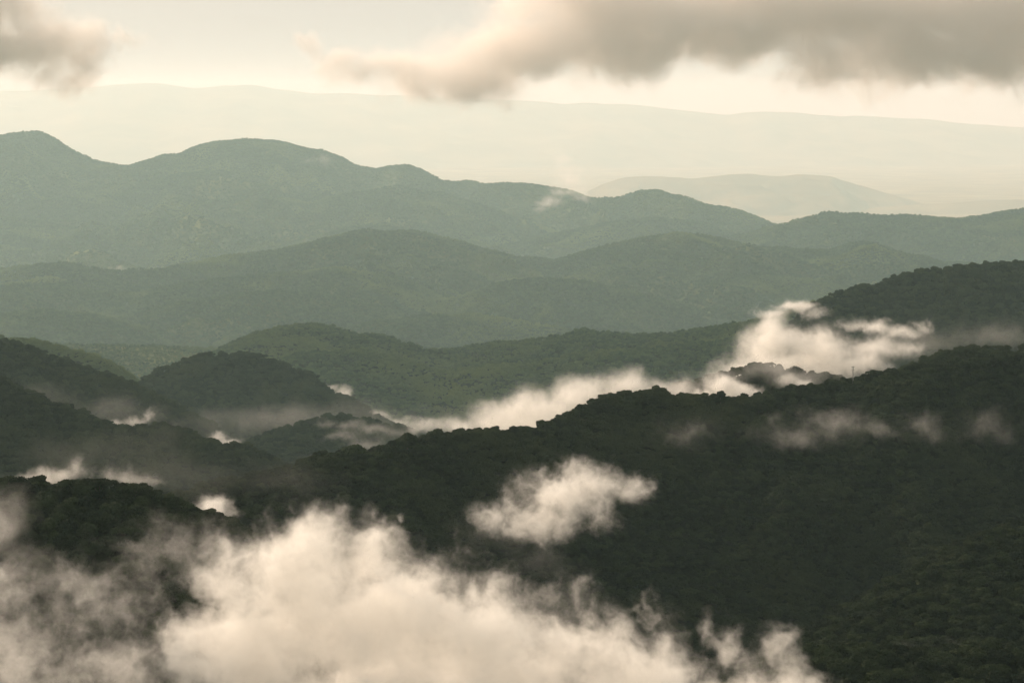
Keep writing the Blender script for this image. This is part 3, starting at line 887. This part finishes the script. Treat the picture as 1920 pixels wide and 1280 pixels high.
# on the face of the main ridge
FV = 'faint veils on the main ridge'
cloud('faint short veil under the highest hump of the main ridge', [(1290, 812, 75, 36), (1270, 830, 40, 20, .7)], 1352, 0.009672, amp=0.81, edge=0.96, feat=42, res=3, seed=15, group=FV)
cloud('long grey veil lying across the main ridge face', [
    (1570, 795, 100, 36), (1490, 818, 100, 24), (1630, 800, 60, 20), (1450, 800, 26, 22, .6), (1690, 785, 40, 16, .7)], 1383, 0.01548, amp=0.81, edge=1, feat=46, res=3, seed=16, group=FV, stretch=(1.4, 1, .9))
cloud('small round veil beside the long grey one', [(1730, 800, 60, 34)], 1389, 0.01742, amp=0.68, edge=1, feat=36, res=2.6, seed=17, group=FV)
cloud('brownish veil near the picture edge on the main ridge face', [(1860, 800, 70, 34), (1885, 820, 40, 20), (1820, 780, 30, 22, .6)], 1395, 0.009678, amp=0.81, edge=0.96, feat=40, res=3, seed=18, group=FV)
cloud('dim veil over the black treetops in the bottom corner', [
    (1640, 1235, 60, 22), (1750, 1240, 60, 14), (1785, 1205, 26, 18, .7), (1700, 1215, 60, 12, .6)], 880, 0.01162, amp=0.94, edge=0.96, feat=42, res=3, seed=19, group=FV)
cloud('faint veil between the small puff and the big cloud', [(930, 1010, 90, 50), (1010, 1060, 80, 40), (880, 980, 60, 30, .7)], 1023, 0.005806, amp=0.68, edge=0.96, feat=60, res=4, seed=33, group=FV)
cloud('tiny white wisp above the shoulder of the largest cloud', [(752, 972, 10, 12)], 899, 0.1452, amp=.5, edge=1.6, feat=12, res=1.2, seed=34)
# valley on the left
VW = 'wisps in the misty valley'
cloud('bright torn wisp on the crest of the dark valley spur', [(215, 795, 22, 12), (250, 790, 30, 12, .8), (283, 780, 12, 16, .8)], 2122, 0.04486, amp=.5, edge=1.4, feat=22, res=1.8, seed=20, group=VW, shift=.2)
cloud('slanting bright wisp low on the valley spur crest', [(428, 828, 24, 9), (410, 818, 18, 9, .7), (445, 838, 16, 6)], 2060, 0.08064, amp=.45, edge=1.5, feat=18, res=1.6, seed=21, group=VW, shift=.2)
cloud('small wisp clinging to the shoulder of the lone hill', [(645, 735, 18, 14), (622, 728, 16, 7)], 3690, 0.04423, amp=.4, edge=1.5, feat=18, res=1.6, seed=22, group=VW, shift=.2)
cloud('wisp rising at the foot of the lone hill', [(715, 780, 20, 14), (750, 790, 34, 10, .8), (790, 793, 40, 9, .7)], 3530, 0.03331, amp=.45, edge=1.4, feat=24, res=2, seed=23, group=VW, shift=.2)
cloud('low mist patch before the lone hill', [(610, 790, 30, 8), (660, 800, 50, 10, .7), (640, 818, 40, 9, .6), (700, 805, 50, 12, .7)], 2600, 0.01385, amp=.5, edge=1.3, feat=30, res=2.4, seed=24, group=VW, shift=.2, stretch=(1.6, 1, .8))
cloud('thin mist on the valley floor beside the main crest step', [(690, 830, 50, 16), (830, 797, 60, 14), (600, 855, 40, 8, .7), (740, 812, 40, 12, .7)], 1600, 0.0125, amp=.5, edge=1.3, feat=36, res=2.6, seed=25, group=VW, shift=.2)
cloud('cream mist behind the nearest flat-topped trees', [(105, 893, 60, 18), (60, 900, 50, 14), (140, 880, 20, 24, .8)], 1085, 0.06452, amp=.5, edge=1.4, feat=34, res=2.2, seed=26, group=VW, shift=.2)
cloud('second mist patch behind the nearest trees, past the pair', [(245, 897, 50, 14), (225, 885, 40, 16, .7), (270, 905, 40, 10)], 1085, 0.04032, amp=.5, edge=1.4, feat=30, res=2.2, seed=27, group=VW, shift=.2)
cloud('broad thin mist filling the valley before the spur', [(330, 890, 170, 50), (150, 860, 140, 40, .8), (250, 830, 140, 40, .6), (520, 900, 150, 50, .8)], 1066, 0.0016, amp=.4, edge=1.3, feat=70, res=5, seed=28, group=VW, shift=.2)
cloud('broad thin mist round the foot of the lone hill', [(560, 790, 300, 46), (300, 790, 200, 40, .8), (780, 790, 160, 34, .8)], 3050, 0.0016, amp=.4, edge=1.3, feat=90, res=5, seed=37, group=VW)
cloud('thin mist between the valley spur and the dark slope behind', [(200, 770, 160, 34), (60, 740, 140, 36, .8), (380, 800, 140, 30, .8)], 2350, 0.0022, amp=.45, edge=1.3, feat=70, res=5, seed=38, group=VW)
# on the far range
FR = 'wisps on the far range'
cloud('pale wisp caught on the crest of the long mountain range', [(1030, 378, 40, 14), (1060, 360, 40, 16), (1010, 390, 20, 8), (1090, 372, 30, 10, .8), (1068, 335, 34, 34, .7), (1062, 305, 26, 30, .6)], 18600, 0.005645, amp=.5, edge=1.3, feat=34, res=2.2, seed=29, group=FR)
cloud('faint smear of mist on the folded mountain slope', [(870, 385, 30, 12), (840, 378, 24, 9, .8)], 18600, 0.002151, amp=.5, edge=1.3, feat=26, res=2.2, seed=30, group=FR)
cloud('faint streak of mist below the highest rounded peak', [(605, 300, 24, 14), (575, 298, 24, 8, .7)], 19400, 0.001876, amp=.5, edge=1.3, feat=24, res=2.2, seed=31, group=FR)
cloud('tiny mist plume on the double-humped ridge', [(733, 455, 8, 10), (727, 475, 6, 16, .7)], 12500, 0.007, amp=.4, edge=1.4, feat=12, res=1.4, seed=32, group=FR)
cloud('tiny mist patch where the ridge meets the mountain foot', [(225, 503, 16, 7), (208, 500, 8, 8, .8)], 12700, 0.006, amp=.4, edge=1.4, feat=14, res=1.4, seed=35, group=FR)
# the high clouds
HC = 'grey clouds over the far range'
cloud('mauve-grey cloud hanging in the upper corner', [
    (60, 80, 150, 75), (-80, 80, 200, 85), (125, 125, 75, 60), (150, 80, 70, 50, .8), (-100, 0, 220, 90), (50, 25, 90, 45, .8), (250, 75, 50, 22, .5)],
    9000, 0.020, amp=.40, edge=1.7, feat=75, depth=.8, res=3.2, mat=M_CLOUD_HI, seed=40, group=HC, shift=.08)
cloud('large grey cloud bank spreading across the upper sky', [
    (690, 135, 110, 40, .8), (780, 135, 150, 55, .8), (880, 140, 150, 70, .9), (1000, 90, 210, 90, .9), (1150, 75, 220, 80), (1350, 50, 280, 80), (1550, 100, 140, 75), (1700, 95, 220, 85), (1850, 95, 220, 85), (2100, 80, 280, 110),
    (1200, 0, 330, 90), (1600, 0, 460, 100), (1950, -10, 360, 110), (580, 95, 50, 28), (640, 115, 70, 34)],
    10000, 0.014, amp=.36, edge=1.8, feat=85, depth=.7, res=3.8, mat=M_CLOUD_HI, seed=41, group=HC, shift=.08)
